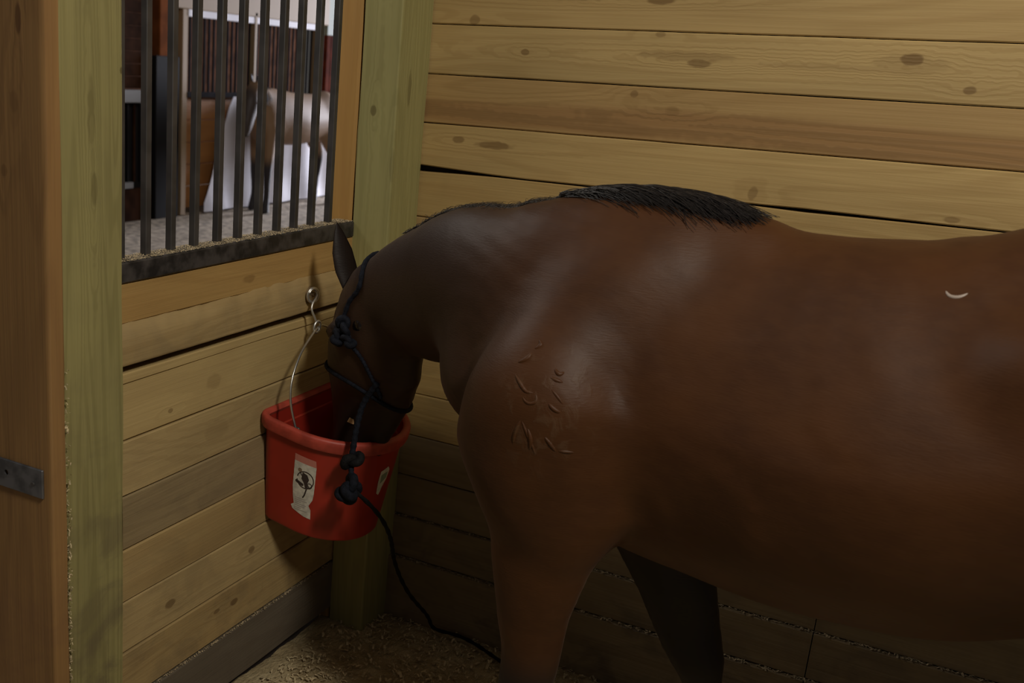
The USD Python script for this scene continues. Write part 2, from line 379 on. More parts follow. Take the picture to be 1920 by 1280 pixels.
obj('backing', bx(XA-.05, XA-.036, YL0, YL1, -.03, 1.2), dark_gap, wall_left, label='dark sheet behind the board joints')  # black sheet added to stop light leaking in under the base board
obj('ledge_dust', flakes(500, lambda r, n: np.stack([XA + r.uniform(.0, .006, n), r.uniform(YL0+.02, -.2, n)], 1), lambda x, y: x*0+.2015, .010, 23, .2), dust_mat, wall_left, kind='stuff', label='pale dust along the top of the dark lowest board')

# posts
def post(name, x0, x1, y0, y1, z1, mat, label, n=30, seed=0):
    zs = np.linspace(-.02, z1, n)
    c = .007
    ring = [(x0, y0+c), (x0+c, y0), (x1-c, y0), (x1, y0+c), (x1, y1-c), (x1-c, y1), (x0+c, y1), (x0, y1-c)]
    cx, cy = (x0+x1)/2, (y0+y1)/2
    V = []
    for i, z in enumerate(zs):
        d = (meshkit.fbm(np.array([[z*4, j*2.1, seed] for j in range(8)]), 3, seed) - .5) * .005
        V += [(x + np.sign(x-cx)*e, y + np.sign(y-cy)*e, z) for (x, y), e in zip(ring, d)]
    F = []
    for i in range(n-1):
        for j in range(8):
            k = (j+1) % 8
            F += [(i*8+j, i*8+k, i*8+8+k), (i*8+j, i*8+8+k, i*8+8+j)]
    F += [(0, j+1, j) for j in range(1, 7)] + [((n-1)*8, (n-1)*8+j, (n-1)*8+j+1) for j in range(1, 7)]
    return out(trimesh.Trimesh(V, F, process=False))

obj('corner_post', post('', XA, -.010, -.184, -.0005, 2.75, green_post, '', seed=2), green_post, smooth=30, label='greenish treated timber post in the corner between the two plank walls', cat='post')
obj('wall_post', post('', XA-.02, -.010, -1.440, -1.272, 2.75, green_post2, '', seed=4), green_post2, smooth=30, label='streaked greenish timber post at the left end of the bar grille', cat='post')
jm = thing('door_jamb', (-.1, -1.46, 0), 'brown stained timber door jamb with a steel strap at the left edge', 'door jamb')
obj('board', post('', -.30, 0.0, -1.486, -1.4405, 2.75, brown_wood, '', seed=6), brown_wood, jm, 30)
st = bx(-.34, -.016, -1.4925, -1.4868, .874, .932, .0015)
hole = trimesh.creation.cylinder(.0055, .05, sections=16); hole.apply_transform(trimesh.transformations.rotation_matrix(np.pi/2, [1, 0, 0])); hole.apply_translation((-.112, -1.49, .906))
try:
    st = trimesh.boolean.difference([st, hole], engine='manifold')
except Exception:
    pass
obj('strap', st, strap_steel, jm, label='grey steel strap with a bolt hole')
nail = trimesh.creation.cylinder(.004, .004, sections=12); nail.apply_transform(trimesh.transformations.rotation_matrix(np.pi/2, [1, 0, 0])); nail.apply_translation((-.04, -1.4935, .90))
obj('screw', nail, dark_steel, jm)
sd = flakes(240, lambda r, n: np.stack([r.uniform(-.012, .002, n), r.normal(-1.4395, .0018, n)], 1), lambda x, y: x*0, .010, 31, .9)
zz = np.repeat(.45 + .75*np.random.default_rng(3).beta(1, 1.8, 240), 6)
sd.vertices = sd.vertices + np.stack([zz*0, zz*0, zz], 1)
obj('seam_dust', sd, chip_pale, jm, kind='stuff', label='pale shavings caught in the seam beside the post')
obj('jamb_board', post('', XA-.085, XA-.004, -.182, -.04, 2.75, orange_wood, '', seed=8), orange_wood, smooth=30, label='orange timber board behind the corner post beside the last grille bar', cat='board')

# grille of square bars above the left wall
gr = thing('bar_grille', (XA-.03, -.73, 1.2235), 'dark steel grille of upright square bars above the left plank wall', 'grille')
obj('bottom_rail', bx(XA-.045, XA+.012, -1.272, -.186, 1.2245, 1.269, .003), rail_steel, gr)
obj('top_rail', bx(XA-.045, XA+.012, -1.272, -.186, 2.30, 2.345, .003), rail_steel, gr)
for y in (-1.124, -1.040, -.955, -.871, -.782, -.699, -.613, -.528, -.447, -.362, -.272):
    cx = XA-.026
    obj('bar', bx(cx-.0088, cx+.0088, y-.0088, y+.0088, 1.268, 2.302, .0015), dark_steel, gr)
obj('dust', flakes(7000, lambda r, n: np.stack([XA + r.uniform(-.044, .010, n), r.uniform(-1.26, -.19, n)], 1), lambda x, y: x*0+1.2705, .007, 24, .10), dust_mat, gr, kind='stuff', label='pale shavings dust lying on the bottom rail')

# ---- bucket and its hanger -------------------------------------------------
eye = thing('eye_bolt', (XA+.02, -.425, 1.092), 'rusty steel eye bolt screwed into the chewed rail above the red bucket', 'eye bolt')
a = np.linspace(0, 2*np.pi, 40, endpoint=False)
pl = trimesh.creation.cylinder(.024, .004, sections=28); pl.apply_transform(trimesh.transformations.rotation_matrix(np.pi/2, [0, 1, 0])); pl.apply_translation((XA+.021, -.418, 1.092))
obj('washer', pl, rusty, eye, 30)
rg = np.stack([XA+.034+.006*np.cos(a), -.428+.017*np.cos(a), 1.094+.019*np.sin(a)], 1)
obj('eye', tube(rg, .0042, 10, True), galv, eye, True)
sh = trimesh.creation.cylinder(.006, .03, sections=14); sh.apply_transform(trimesh.transformations.rotation_matrix(np.pi/2, [0, 1, 0])); sh.apply_translation((XA+.018, -.412, 1.093))
obj('shank', sh, rusty, eye, 30)
hk = thing('bucket_hook', (XA+.05, -.44, 1.01), 'bright wire hook linking the eye bolt to the bucket handle', 'hook')
obj('wire', tube(spline([(XA+.032, -.445, 1.10), (XA+.036, -.430, 1.112), (XA+.040, -.418, 1.10), (XA+.042, -.436, 1.078), (XA+.044, -.447, 1.06), (XA+.052, -.443, 1.038), (XA+.056, -.440, 1.025)], 40), .0034, 10), galv, hk, True)
ring = np.stack([XA+.058+.003*np.cos(a), -.437+.011*np.cos(a)+.003*np.sin(a), 1.012+.015*np.sin(a)], 1)
obj('loop', tube(ring, .0042, 10, True), galv, hk, True)

BK0 = np.array([-.121, -.412, .800]); TILT = math.radians(10)
def bucket_local(P):
    """local: X out from the wall, Y along it, Z down from the rim -> world"""
    P = np.asarray(P, float); x, y, z = P[..., 0], P[..., 1], P[..., 2]
    return BK0 + np.stack([x*math.cos(TILT) - z*math.sin(TILT)*0.35, y, -z*math.cos(TILT*.35) - x*math.sin(TILT)], -1)
dsh = Polygon([(0.19*np.cos(t)+.115, .205*np.sin(t)) for t in np.linspace(-np.pi/2, np.pi/2, 60)] + [(0, .205), (0, -.205)]).buffer(-.035).buffer(.035, 24)
L = dsh.exterior.length
D = np.array([dsh.exterior.interpolate(s).coords[0] for s in np.linspace(0, L, 120, endpoint=False)])
if not dsh.exterior.is_ccw:
    D = D[::-1]
Nrm = np.roll(D, -1, 0) - np.roll(D, 1, 0); Nrm = np.stack([Nrm[:, 1], -Nrm[:, 0]], 1); Nrm /= np.linalg.norm(Nrm, axis=1)[:, None]
def bucket_ring(t, off):
    """outline at height fraction t (0 rim, 1 base), moved outwards by off"""
    s = np.array([1 - .15*t, 1 - .21*t])
    return D*s + Nrm*off
def loft(rows, close_a=True, close_b=True):
    V, F, n = [], [], len(D)
    for t, z, off in rows:
        V.append(np.column_stack([bucket_ring(t, off), np.full(n, z)]))
    V = np.vstack(V); m = len(rows)
    for i in range(m-1):
        for j in range(n):
            k = (j+1) % n
            F += [(i*n+j, i*n+k, i*n+n+k), (i*n+j, i*n+n+k, i*n+n+j)]
    V = list(V)
    for cl, i in ((close_a, 0), (close_b, m-1)):
        if cl:
            V.append(np.mean(V[i*n:i*n+n], 0)); c = len(V)-1
            F += [(c, i*n+(j+1) % n, i*n+j) if i == 0 else (c, i*n+j, i*n+(j+1) % n) for j in range(n)]
    return out(trimesh.Trimesh(bucket_local(np.array(V)), F, process=False))
BH = .312
bk = thing('feed_bucket', (0.0, -.41, .45), 'red plastic flat-backed feed bucket hanging in the corner of the stall', 'bucket')
body = [(1, BH, -.014), (.99, BH, -.006), (.97, BH-.008, 0)] + [(t, t*BH, 0) for t in (.85, .6, .35, .14)] + [(.13, .040, 0), (.05, .012, 0), (.05, .012, -.0045), (.16, .05, -.0045), (.17, .053, -.008), (.35, .35*BH, -.008), (.6, .6*BH, -.008), (.95, .955*BH, -.008), (.965, BH-.006, -.014)]
obj('body', loft(body), red_plastic, bk, 40)
rim = [(0.01, .004, -.008), (0, -.002, -.004), (0, -.004, .004), (0, -.002, .010), (0.01, .003, .0135), (.03, .012, .014), (.07, .026, .0135), (.08, .032, .011), (.085, .033, .006), (.06, .028, .001)]
n = len(D)
V = np.vstack([np.column_stack([bucket_ring(t, o), np.full(n, z)]) for t, z, o in rim]); F = []
for i in range(len(rim)):
    for j in range(n):
        k = (j+1) % n; ni = (i+1) % len(rim)
        F += [(i*n+j, i*n+k, ni*n+k), (i*n+j, ni*n+k, ni*n+j)]
obj('rim', out(trimesh.Trimesh(bucket_local(V), F, process=False)), red_worn, bk, 50)
bail_l = [(-.075, -.427, 1.010), (-.070, -.466, .995), (-.060, -.525, .968), (-.050, -.575, .929), (-.045, -.598, .892), (-.040, -.604, .844), (-.034, -.597, .80), (-.026, -.592, .765)]
bail_r = [(x, 2*-.415 - y, z - .002) for x, y, z in bail_l]
pts = spline(bail_l[::-1] + [(-.076, -.415, 1.0115)] + bail_r[1:], 90)
bl = obj('handle', tube(pts, .0032, 10), galv, bk, True, label='bright wire handle')
for s in (-1, 1):
    ob = np.array([-.026, -.592 if s < 0 else -.238, .757])
    obj('handle_lug', bx(ob[0]-.010, ob[0]+.010, ob[1]-.005, ob[1]+.005, ob[2]-.018, ob[2]+.020, .003), dark_steel, bk, label='dark steel lug holding the handle end')

# stickers on the outside of the bucket
Ls = np.r_[0, np.cumsum(np.linalg.norm(np.roll(D, -1, 0) - D, axis=1))]
def bucket_skin(s, z, off):
    """arc length s along the rim outline, depth z below the rim -> world"""
    t = np.clip(z/BH, 0, 1); f = (s % Ls[-1])
    X = np.interp(f, Ls, np.r_[D[:, 0], D[0, 0]]); Yq = np.interp(f, Ls, np.r_[D[:, 1], D[0, 1]])
    nx = np.interp(f, Ls, np.r_[Nrm[:, 0], Nrm[0, 0]]); ny = np.interp(f, Ls, np.r_[Nrm[:, 1], Nrm[0, 1]])
    return bucket_local(np.stack([X*(1-.15*t) + nx*off, Yq*(1-.21*t) + ny*off, z], -1))
def skin_patch(poly, s0, z0, off, step=.004, dirn=1):
    """flat outline (metres, x right as seen, y up) laid onto the bucket"""
    Vs, Fs, base = [], [], 0
    x0, y0, x1, y1 = poly.bounds
    for g0 in np.arange(math.floor(x0/step)*step, x1, step):
        c = poly.intersection(sbox(g0, y0-1, g0+step, y1+1))
        for p in getattr(c, 'geoms', [c]):
            if p.geom_type != 'Polygon' or p.area < 1e-9:
                continue
            v, f = trimesh.creation.triangulate_polygon(p, engine='earcut')
            Vs.append(v); Fs.append(f + base); base += len(v)
    v = np.vstack(Vs); f = np.vstack(Fs)
    P = bucket_skin(s0 + dirn*v[:, 0], z0 - v[:, 1], np.full(len(v), off))
    return P, f

# ---- distance-field bodies -------------------------------------------------
def surface_nets(F, o, h):
    s = F < 0
    n = np.array(F.shape)
    c = [s[i:n[0]-1+i, j:n[1]-1+j, k:n[2]-1+k] for i in (0, 1) for j in (0, 1) for k in (0, 1)]
    tot = sum(x.astype(np.int8) for x in c)
    m = (tot > 0) & (tot < 8)
    idx = np.argwhere(m)
    num = -np.ones(m.shape, int)
    num[m] = np.arange(len(idx))
    acc = np.zeros((len(idx), 3)); cnt = np.zeros(len(idx))
    cor = [(i, j, k) for i in (0, 1) for j in (0, 1) for k in (0, 1)]
    val = {q: F[idx[:, 0]+q[0], idx[:, 1]+q[1], idx[:, 2]+q[2]] for q in cor}
    for a in cor:
        for ax in range(3):
            if a[ax] == 0:
                b = list(a); b[ax] = 1; b = tuple(b)
                fa, fb = val[a], val[b]
                x = (fa < 0) != (fb < 0)
                t = np.where(x, fa / np.where(x, fa - fb, 1), 0)
                p = np.tile(np.array(a, float), (len(idx), 1)); p[:, ax] += t
                acc[x] += p[x]; cnt[x] += 1
    V = o + (idx + acc / cnt[:, None]) * h
    faces = []
    for ax in range(3):
        u, w = (ax+1) % 3, (ax+2) % 3
        sl0 = [slice(None)]*3; sl1 = [slice(None)]*3
        sl0[ax] = slice(0, -1); sl1[ax] = slice(1, None)
        d = s[tuple(sl0)] != s[tuple(sl1)]
        e = np.argwhere(d)
        e = e[(e[:, u] >= 1) & (e[:, w] >= 1) & (e[:, u] < n[u]-1) & (e[:, w] < n[w]-1)]
        q = []
        for du, dw in ((-1, -1), (0, -1), (0, 0), (-1, 0)):
            g = e.copy(); g[:, u] += du; g[:, w] += dw
            q.append(num[g[:, 0], g[:, 1], g[:, 2]])
        q = np.stack(q, 1)
        inside = s[e[:, 0], e[:, 1], e[:, 2]]
        q = np.where(inside[:, None], q, q[:, ::-1])
        faces.append(q)
    Q = np.vstack(faces)
    return V, np.vstack([Q[:, [0, 1, 2]], Q[:, [0, 2, 3]]])


class Field:
    def __init__(self, lo, hi, h):
        self.lo, self.h = np.array(lo, float), h
        self.n = np.ceil((np.array(hi) - self.lo) / h).astype(int) + 1
        self.F = np.full(self.n, 1.0)

    def tube(self, pts, side=(0, 1, 0), k=0.05, top=0.0, sub=False, N=70):
        """pts: rows x y z, half-width along side, half-depth across. top: how much narrower the upper half is."""
        pts = np.array(pts, float)
        t = np.r_[0, np.cumsum(np.linalg.norm(np.diff(pts[:, :3], axis=0), axis=1))]
        tt = np.linspace(0, t[-1], N)
        D = PchipInterpolator(t, pts, axis=0)(tt) if len(pts) > 2 else np.array([np.interp(tt, t, c) for c in pts.T]).T
        c, a, b = D[:, :3], D[:, 3], D[:, 4]
        T = np.gradient(c, axis=0); T /= np.linalg.norm(T, axis=1)[:, None]
        S = np.array(side, float) - T * (T @ np.array(side, float))[:, None]; S /= np.linalg.norm(S, axis=1)[:, None]
        B = np.cross(T, S)
        B *= np.where(B[:, 2:] < 0, -1, 1)
        R = max(a.max(), b.max()) + 0.12
        i0 = np.maximum(((c.min(0) - R - self.lo) / self.h).astype(int), 0)
        i1 = np.minimum(((c.max(0) + R - self.lo) / self.h).astype(int) + 1, self.n)
        if (i1 <= i0).any():
            return
        g = np.stack(np.meshgrid(*[self.lo[q] + np.arange(i0[q], i1[q]) * self.h for q in range(3)], indexing="ij"), -1)
        P = g.reshape(-1, 3)
        _, j = cKDTree(c).query(P)
        d = P - c[j]
        l, m, w = (d * S[j]).sum(1), (d * B[j]).sum(1), (d * T[j]).sum(1)
        aa = a[j] * (1 - top * np.clip(m / b[j], 0, 1))
        mn = np.minimum(a[j], b[j])
        f = (np.sqrt((l/aa)**2 + (m/b[j])**2 + (w/mn)**2) - 1) * np.minimum(aa, b[j])
        f = f.reshape(g.shape[:3])
        sl = tuple(slice(i0[q], i1[q]) for q in range(3))
        cur = self.F[sl]
        if sub:
            f = -f
            hh = np.clip(0.5 - 0.5*(cur - f)/k, 0, 1)
            self.F[sl] = cur*(1-hh) + f*hh + k*hh*(1-hh)
        else:
            hh = np.clip(0.5 + 0.5*(f - cur)/k, 0, 1)
            self.F[sl] = f*(1-hh) + cur*hh - k*hh*(1-hh)

    def mesh(self, smooth=6):
        V, Q = surface_nets(self.F, self.lo, self.h)
        m = trimesh.Trimesh(V, Q, process=False)
        parts = m.split(only_watertight=False)
        m = max(parts, key=lambda x: len(x.faces)) if len(parts) > 1 else m
        if smooth:
            trimesh.smoothing.filter_taubin(m, iterations=smooth)
        return m


def bay_horse_body():
    Y = -0.75
    f = Field((-0.15, -1.25, -0.03), (2.4, -0.3, 1.62), 0.0125)
    # trunk: x, top, bottom, half width
    st = [(0.585, 1.22, 0.95, .13), (0.66, 1.34, 0.87, .18), (0.77, 1.42, 0.80, .215), (0.90, 1.462, 0.775, .222), (1.04, 1.452, 0.757, .245),
          (1.20, 1.45, 0.745, .292), (1.36, 1.462, 0.755, .318), (1.52, 1.50, 0.815, .320), (1.65, 1.535, 0.89, .30), (1.80, 1.52, 0.94, .275), (1.95, 1.45, 1.0, .23), (2.05, 1.34, 1.05, .16)]
    f.tube([(x, Y, (a+b)/2, w, (a-b)/2) for x, a, b, w in st], top=0.22, k=.01, N=120)
    # withers ridge
    f.tube([(0.66, Y, 1.365, .05, .06), (0.86, Y, 1.42, .05, .05), (1.04, Y, 1.40, .05, .045)], k=.07)
    # neck
    f.tube([(0.80, -0.75, 1.17, .17, .28), (0.64, -0.74, 1.222, .15, .235), (0.50, -0.70, 1.25, .115, .172), (0.36, -0.62, 1.20, .095, .162), (0.24, -0.55, 1.165, .085, .135), (0.15, -0.50, 1.12, .08, .10)], side=(0.35, 1, 0), k=.055)
    # head
    sd = (0.25, 1, 0)
    f.tube([(0.14, -0.49, 1.15, .062, .07), (0.125, -0.485, 1.08, .092, .108), (0.13, -0.48, 1.00, .100, .137), (0.122, -0.475, 0.92, .085, .14), (0.108, -0.465, 0.84, .066, .118), (0.092, -0.455, 0.76, .058, .09), (0.08, -0.45, 0.69, .060, .072), (0.08, -0.45, 0.655, .05, .055)], side=sd, k=.05)
    f.tube([(0.20, -0.54, 1.03, .04, .075), (0.215, -0.53, .95, .035, .07)], side=sd, k=.05)                     # cheek
    f.tube([(0.055, -0.565, 1.045, .02, .022), (0.075, -0.568, 1.03, .02, .02)], side=sd, k=.03)                # brow
    for s in (-1, 1):
        # shoulder blade, upper arm
        f.tube([(0.93, Y+s*.07, 1.34, .05, .06), (0.80, Y+s*.125, 1.24, .08, .10), (0.70, Y+s*.185, 1.09, .085, .105), (0.672, Y+s*.175, 1.01, .075, .085)], side=(0, 1, 0), k=.055)
        f.tube([(0.685, Y+s*.165, 1.00, .08, .085), (0.745, Y+s*.185, .91, .09, .10), (0.82, Y+s*.175, .85, .075, .09)], k=.07)
        # haunch
        f.tube([(1.66, Y+s*.18, 1.32, .10, .12), (1.80, Y+s*.17, 1.20, .13, .19), (1.86, Y+s*.17, 1.02, .12, .20), (1.82, Y+s*.17, .88, .095, .15), (1.88, Y+s*.16, .72, .07, .09)], k=.07)
        f.tube([(1.74, Y+s*.20, 1.04, .07, .10), (1.72, Y+s*.20, .95, .065, .075)], k=.08)
        f.tube([(1.53, Y+s*.235, 1.31, .06, .06), (1.62, Y+s*.24, 1.26, .06, .07), (1.70, Y+s*.23, 1.20, .06, .07)], k=.09)
        f.tube([(1.88, Y+s*.16, .72, .062, .085), (1.96, Y+s*.15, .56, .042, .062), (1.97, Y+s*.15, .50, .040, .055), (1.95, Y+s*.15, .40, .030, .036), (1.92, Y+s*.15, .20, .027, .032), (1.91, Y+s*.15, .15, .036, .042), (1.87, Y+s*.15, .085, .032, .036)], k=.03)
    f.tube([(0.79, -.915, 1.175, .08, .09), (0.77, -.955, 1.10, .098, .125), (0.78, -.95, 1.0, .088, .12), (0.785, -.925, .92, .075, .11)], k=.06)
    # near foreleg
    f.tube([(0.775, -.915, .90, .085, .125), (0.770, -.91, .78, .080, .108), (0.766, -.905, .65, .062, .079), (0.770, -.90, .53, .05, .062), (0.765, -.90, .46, .050, .056), (0.765, -.90, .40, .036, .04), (0.765, -.90, .22, .027, .034), (0.765, -.90, .17, .038, .042), (0.725, -.90, .09, .034, .036)], k=.04)
    # far foreleg, reaching back
    f.tube([(0.86, -.60, .92, .085, .12), (0.90, -.595, .80, .08, .105), (0.975, -.59, .65, .062, .088), (1.022, -.585, .53, .05, .070), (1.05, -.585, .47, .05, .058), (1.07, -.585, .41, .036, .042), (1.14, -.585, .23, .027, .034), (1.155, -.585, .18, .038, .042), (1.125, -.585, .09, .034, .036)], k=.04)
    # flank hollow
    return f


def hoof(x, y, yaw=0.0):
    prof = [(0, 0), (0.062, 0.0), (0.060, 0.012), (0.046, 0.072), (0.040, 0.078), (0, 0.078)]
    m = trimesh.creation.revolve(np.array(prof), sections=20)
    v = m.vertices
    v[:, 0] += (0.08 - v[:, 2]) * -0.35
    m.apply_translation((x, y, 0))
    return m

# sticker one: pale warning label with a pictogram, torn at the lower corners
stk_outline = Polygon([(-.033, 0), (.033, -.004), (.034, -.085), (.032, -.105), (.022, -.125), (.030, -.138), (.032, -.166), (.010, -.163), (-.030, -.150), (-.036, -.140), (-.026, -.132), (-.031, -.110), (-.034, -.08)])
s1 = thing('warning_sticker', (0.0, -.60, .62), 'torn white warning sticker with a dark pictogram on the front of the red bucket', 'sticker')
SS, SZ = .0225, .088
obj('paper', skin_patch(stk_outline, SS, SZ, .0008), paper, s1)
hd = Polygon([(-.033, .020), (.030, .016), (.033, -.004), (-.033, 0)])
obj('red_header', skin_patch(hd, SS, SZ, .0008), pink_print, s1, label='faded red upper strip')
ringp = Point(0.004, -.050).buffer(.0265).difference(Point(.004, -.050).buffer(.0235))
ringp = ringp.difference(Polygon([(-.05, -.03), (-.01, -.05), (-.05, -.062)]))
fig = Polygon([(-.004, -.030), (.008, -.034), (.014, -.046), (.010, -.058), (.012, -.070), (.007, -.072), (.002, -.058), (-.006, -.048)]).buffer(.0015)
head = Point(-.014, -.024).buffer(.006)
pail = LineString([(-.022, -.060), (-.004, -.066)]).buffer(.0042)
arm = Point(.018, -.064).buffer(.0085).difference(Point(.018, -.064).buffer(.0062))
tail_ = LineString([(.010, -.078), (.006, -.096), (.002, -.104)]).buffer(.0021)
bar = LineString([(-.012, -.032), (.020, -.072)]).buffer(.0014)
for nm, p, mt in (('ring', ringp, ink), ('figure', fig, ink), ('figure_head', head, ink_light), ('pail_mark', pail, ink), ('loop_mark', arm, ink), ('slash', bar, ink), ('stroke', tail_, ink)):
    obj('print_' + nm, skin_patch(p, SS, SZ, .0013), mt, s1)
wash = plain('faded_label_print', (.36, .33, .30), .8)
for k in range(7):
    w = .018 + .006*math.sin(k*2.3)
    obj('print_line', skin_patch(sbox(-.024, -.112-k*.006, -.024+2*w*.9, -.1095-k*.006), SS, SZ, .0012), wash, s1)
s2 = thing('torn_sticker', (0.14, -.41, .64), 'smaller pale torn sticker on the right side of the red bucket behind the rope knots', 'sticker')
obj('paper', skin_patch(Polygon([(-.022, 0), (.012, .008), (.026, -.004), (.022, -.03), (.008, -.05), (-.004, -.078), (-.018, -.07), (-.024, -.03)]), .285, .098, .0008), paper, s2)
obj('print_patch', skin_patch(Polygon([(-.016, -.012), (.016, -.008), (.014, -.028), (-.012, -.04)]), .285, .098, .0013), plain('faded_green_print', (.20, .25, .17), .8), s2)

# ---- the horse -------------------------------------------------------------
fld = bay_horse_body()
hm = fld.mesh(8)
v = hm.vertices
nrm = hm.vertex_normals
d = (meshkit.fbm(v*5, 2, 11) - .5)*.008
hm.vertices = v + nrm*d[:, None]*np.clip((v[:, 2:]-.3)/.5, .15, 1)

def ear_mesh(base, tip, width, facing, cup=.45, n=16, m=11):
    base, tip, facing = (np.array(q, float) for q in (base, tip, facing))
    ax = tip - base; Ln = np.linalg.norm(ax); ax /= Ln
    fc = facing - ax*(facing@ax); fc /= np.linalg.norm(fc); sd_ = np.cross(ax, fc)
    V = []
    for side in (0, 1):
        for i in range(n):
            t = i/(n-1)
            w = width*(np.interp(t, [0, .12, .35, .6, .85, 1], [.62, .75, 1.0, .9, .45, .03]))
            bend = .012*math.sin(t*math.pi)
            for j in range(m):
                u = j/(m-1)*2-1; an = u*1.25
                p = base + ax*(t*Ln) + sd_*(w*math.sin(an)/math.sin(1.25)) - fc*(w*cup*(1+.8*(1-t))*(math.cos(an)-.3)) + fc*bend
                V.append(p - fc*(.0045*side*(1-u*u*.6)))
    F = []
    for s in (0, 1):
        o = s*n*m
        for i in range(n-1):
            for j in range(m-1):
                q_ = (o+i*m+j, o+i*m+j+1, o+(i+1)*m+j+1, o+(i+1)*m+j)
                q_ = q_ if s == 0 else q_[::-1]
                F += [q_[:3], (q_[0], q_[2], q_[3])]
    for i in range(n-1):
        for j in (0, m-1):
            a_, b_, c_, d_ = i*m+j, (i+1)*m+j, n*m+(i+1)*m+j, n*m+i*m+j
            F += [(a_, b_, c_), (a_, c_, d_)] if j else [(c_, b_, a_), (d_, c_, a_)]
    return out(trimesh.Trimesh(V, F, process=False))

ears = [ear_mesh((.068, -.505, 1.135), (.008, -.50, 1.310), .029, (.35, -1, .1)),
        ear_mesh((.15, -.44, 1.18), (.30, -.435, 1.245), .026, (-.1, .8, .6))]
hoofs = [hoof(.715, -.90), hoof(1.115, -.585), hoof(1.86, -.90), hoof(1.86, -.60)]
full = cat_([hm] + ears)
vv = np.array(full.vertices)
sm = lambda x, a, b: (lambda t: t*t*(3-2*t))(np.clip((x-a)/(b-a), 0, 1))
blk = np.maximum(sm(vv[:, 2], .60, .46), sm(vv[:, 2], .86, .66)*sm(vv[:, 1], -.72, -.66))
blk = np.maximum(blk, sm(vv[:, 0], .34, .16)*sm(vv[:, 2], 1.12, .80)*.85)
blk[len(hm.vertices):] = .9
neck = sm(vv[:, 0], .78, .42)*(1-blk)
hv = np.array(full.vertices); hf = np.array(full.faces)

g = G()
at_b = g('attribute', 'fac', attribute='black'); at_n = g('attribute', 'fac', attribute='neck')
n1 = g.ramp01(g.noise((5, 5, 5), (3, 1, 7), 3), .3, .7)
n2 = g.ramp01(g.noise((26, 26, 60), (1, 1, 2), 4), .35, .7)
hair = g.noise((60, 90, 420), (2, 5, 1), 3)
c = g.mix(n1, (.064, .0215, .0046), (.044, .0145, .0034))
c = g.mix(g.math('multiply', n2, .3), c, (.070, .026, .007))
c = g.mix(g.math('multiply', at_n, .8), c, (.022, .0125, .0085))
c = g.mix(at_b, c, (.010, .007, .006))
md = g('mapping', 'vector', mapping_type='point', vector=g.pos(), scale=(1/.13, 1/.3, 1/.15), location=(-.78/.13, .98/.3, -1.10/.15))
mm = g.ramp01(g('vector_math', 'value', math_type='length', vector1=md), 1.0, .35)
mud_n = g.ramp01(g.noise((34, 34, 26), (7, 5, 2), 4, .5, .6), .50, .66)
mud = g.math('multiply', mm, mud_n)
c = g.mix(g.math('multiply', mud, .55), c, (.085, .045, .022))
nb = g('bump', 'normal', height=g.math('add', hair, g.math('multiply', mud, 1.6)), strength=.12, distance=.004)
coat = g.done('bay_coat', g('principled_bsdf', 'BSDF', base_color=c, roughness=.54, specular_ior_level=.27, normal=nb, sheen_weight=.04, sheen_roughness=.4, sheen_tint=(.8, .6, .45)))
hair_black = plain('black_mane_hair', (.012, .009, .008), .38, 0, .5)
hair_grey = plain('dusty_crest_hair', (.022, .016, .013), .5)

horse = thing('horse', (1.2, -.75, 0), 'bay horse with a black mane eating from the red bucket with its head lowered', 'horse')
hp = obj('body', full, coat, horse, True)
api = UsdGeom.PrimvarsAPI(hp)
api.CreatePrimvar('black', Sdf.ValueTypeNames.FloatArray, 'vertex').Set(Vt.FloatArray.FromNumpy(blk.astype(np.float32)))
api.CreatePrimvar('neck', Sdf.ValueTypeNames.FloatArray, 'vertex').Set(Vt.FloatArray.FromNumpy(neck.astype(np.float32)))
hoof_mat = plain('dark_hoof_horn', (.035, .028, .022), .5)
for h_ in hoofs:
    obj('hoof', h_, hoof_mat, horse, 40)

HN = np.array(hm.vertex_normals); hv = np.array(hm.vertices)             # the hide without the ears
tree_h = cKDTree(hv)
def skin(p, off=.004):
    p = np.atleast_2d(p); _, j = tree_h.query(p, k=6)
    w = 1/(np.linalg.norm(hv[j]-p[:, None], axis=2)+.004); w /= w.sum(1, keepdims=True)
    c_ = (hv[j]*w[..., None]).sum(1); nn = (HN[j]*w[..., None]).sum(1); nn /= np.linalg.norm(nn, axis=1)[:, None]
    return p + nn*(off - ((p-c_)*nn).sum(1))[:, None]
def ray_dir(px, py):
    r_ = CAM.T @ np.array([(px-CX)/FPX, -(py-CY)/FPX, -1]); return r_/np.linalg.norm(r_)
def on_skin(px, py, off=.004):
    """the point of the hide that the photograph shows at a pixel"""
    r_ = ray_dir(px, py); q_ = hv - EYE; t_ = q_@r_; dd = np.linalg.norm(q_ - t_[:, None]*r_, axis=1)
    ok = dd < .02; j = np.where(ok)[0][np.argmin(t_[ok])] if ok.any() else np.argmin(dd)
    return skin(EYE + r_*t_[j], off)[0]

eyeball = trimesh.creation.icosphere(3, .021); eyeball.apply_translation(on_skin(664, 612, -.016))
obj('eye', eyeball, plain('dark_wet_eye', (.008, .005, .004), .08), horse, True)

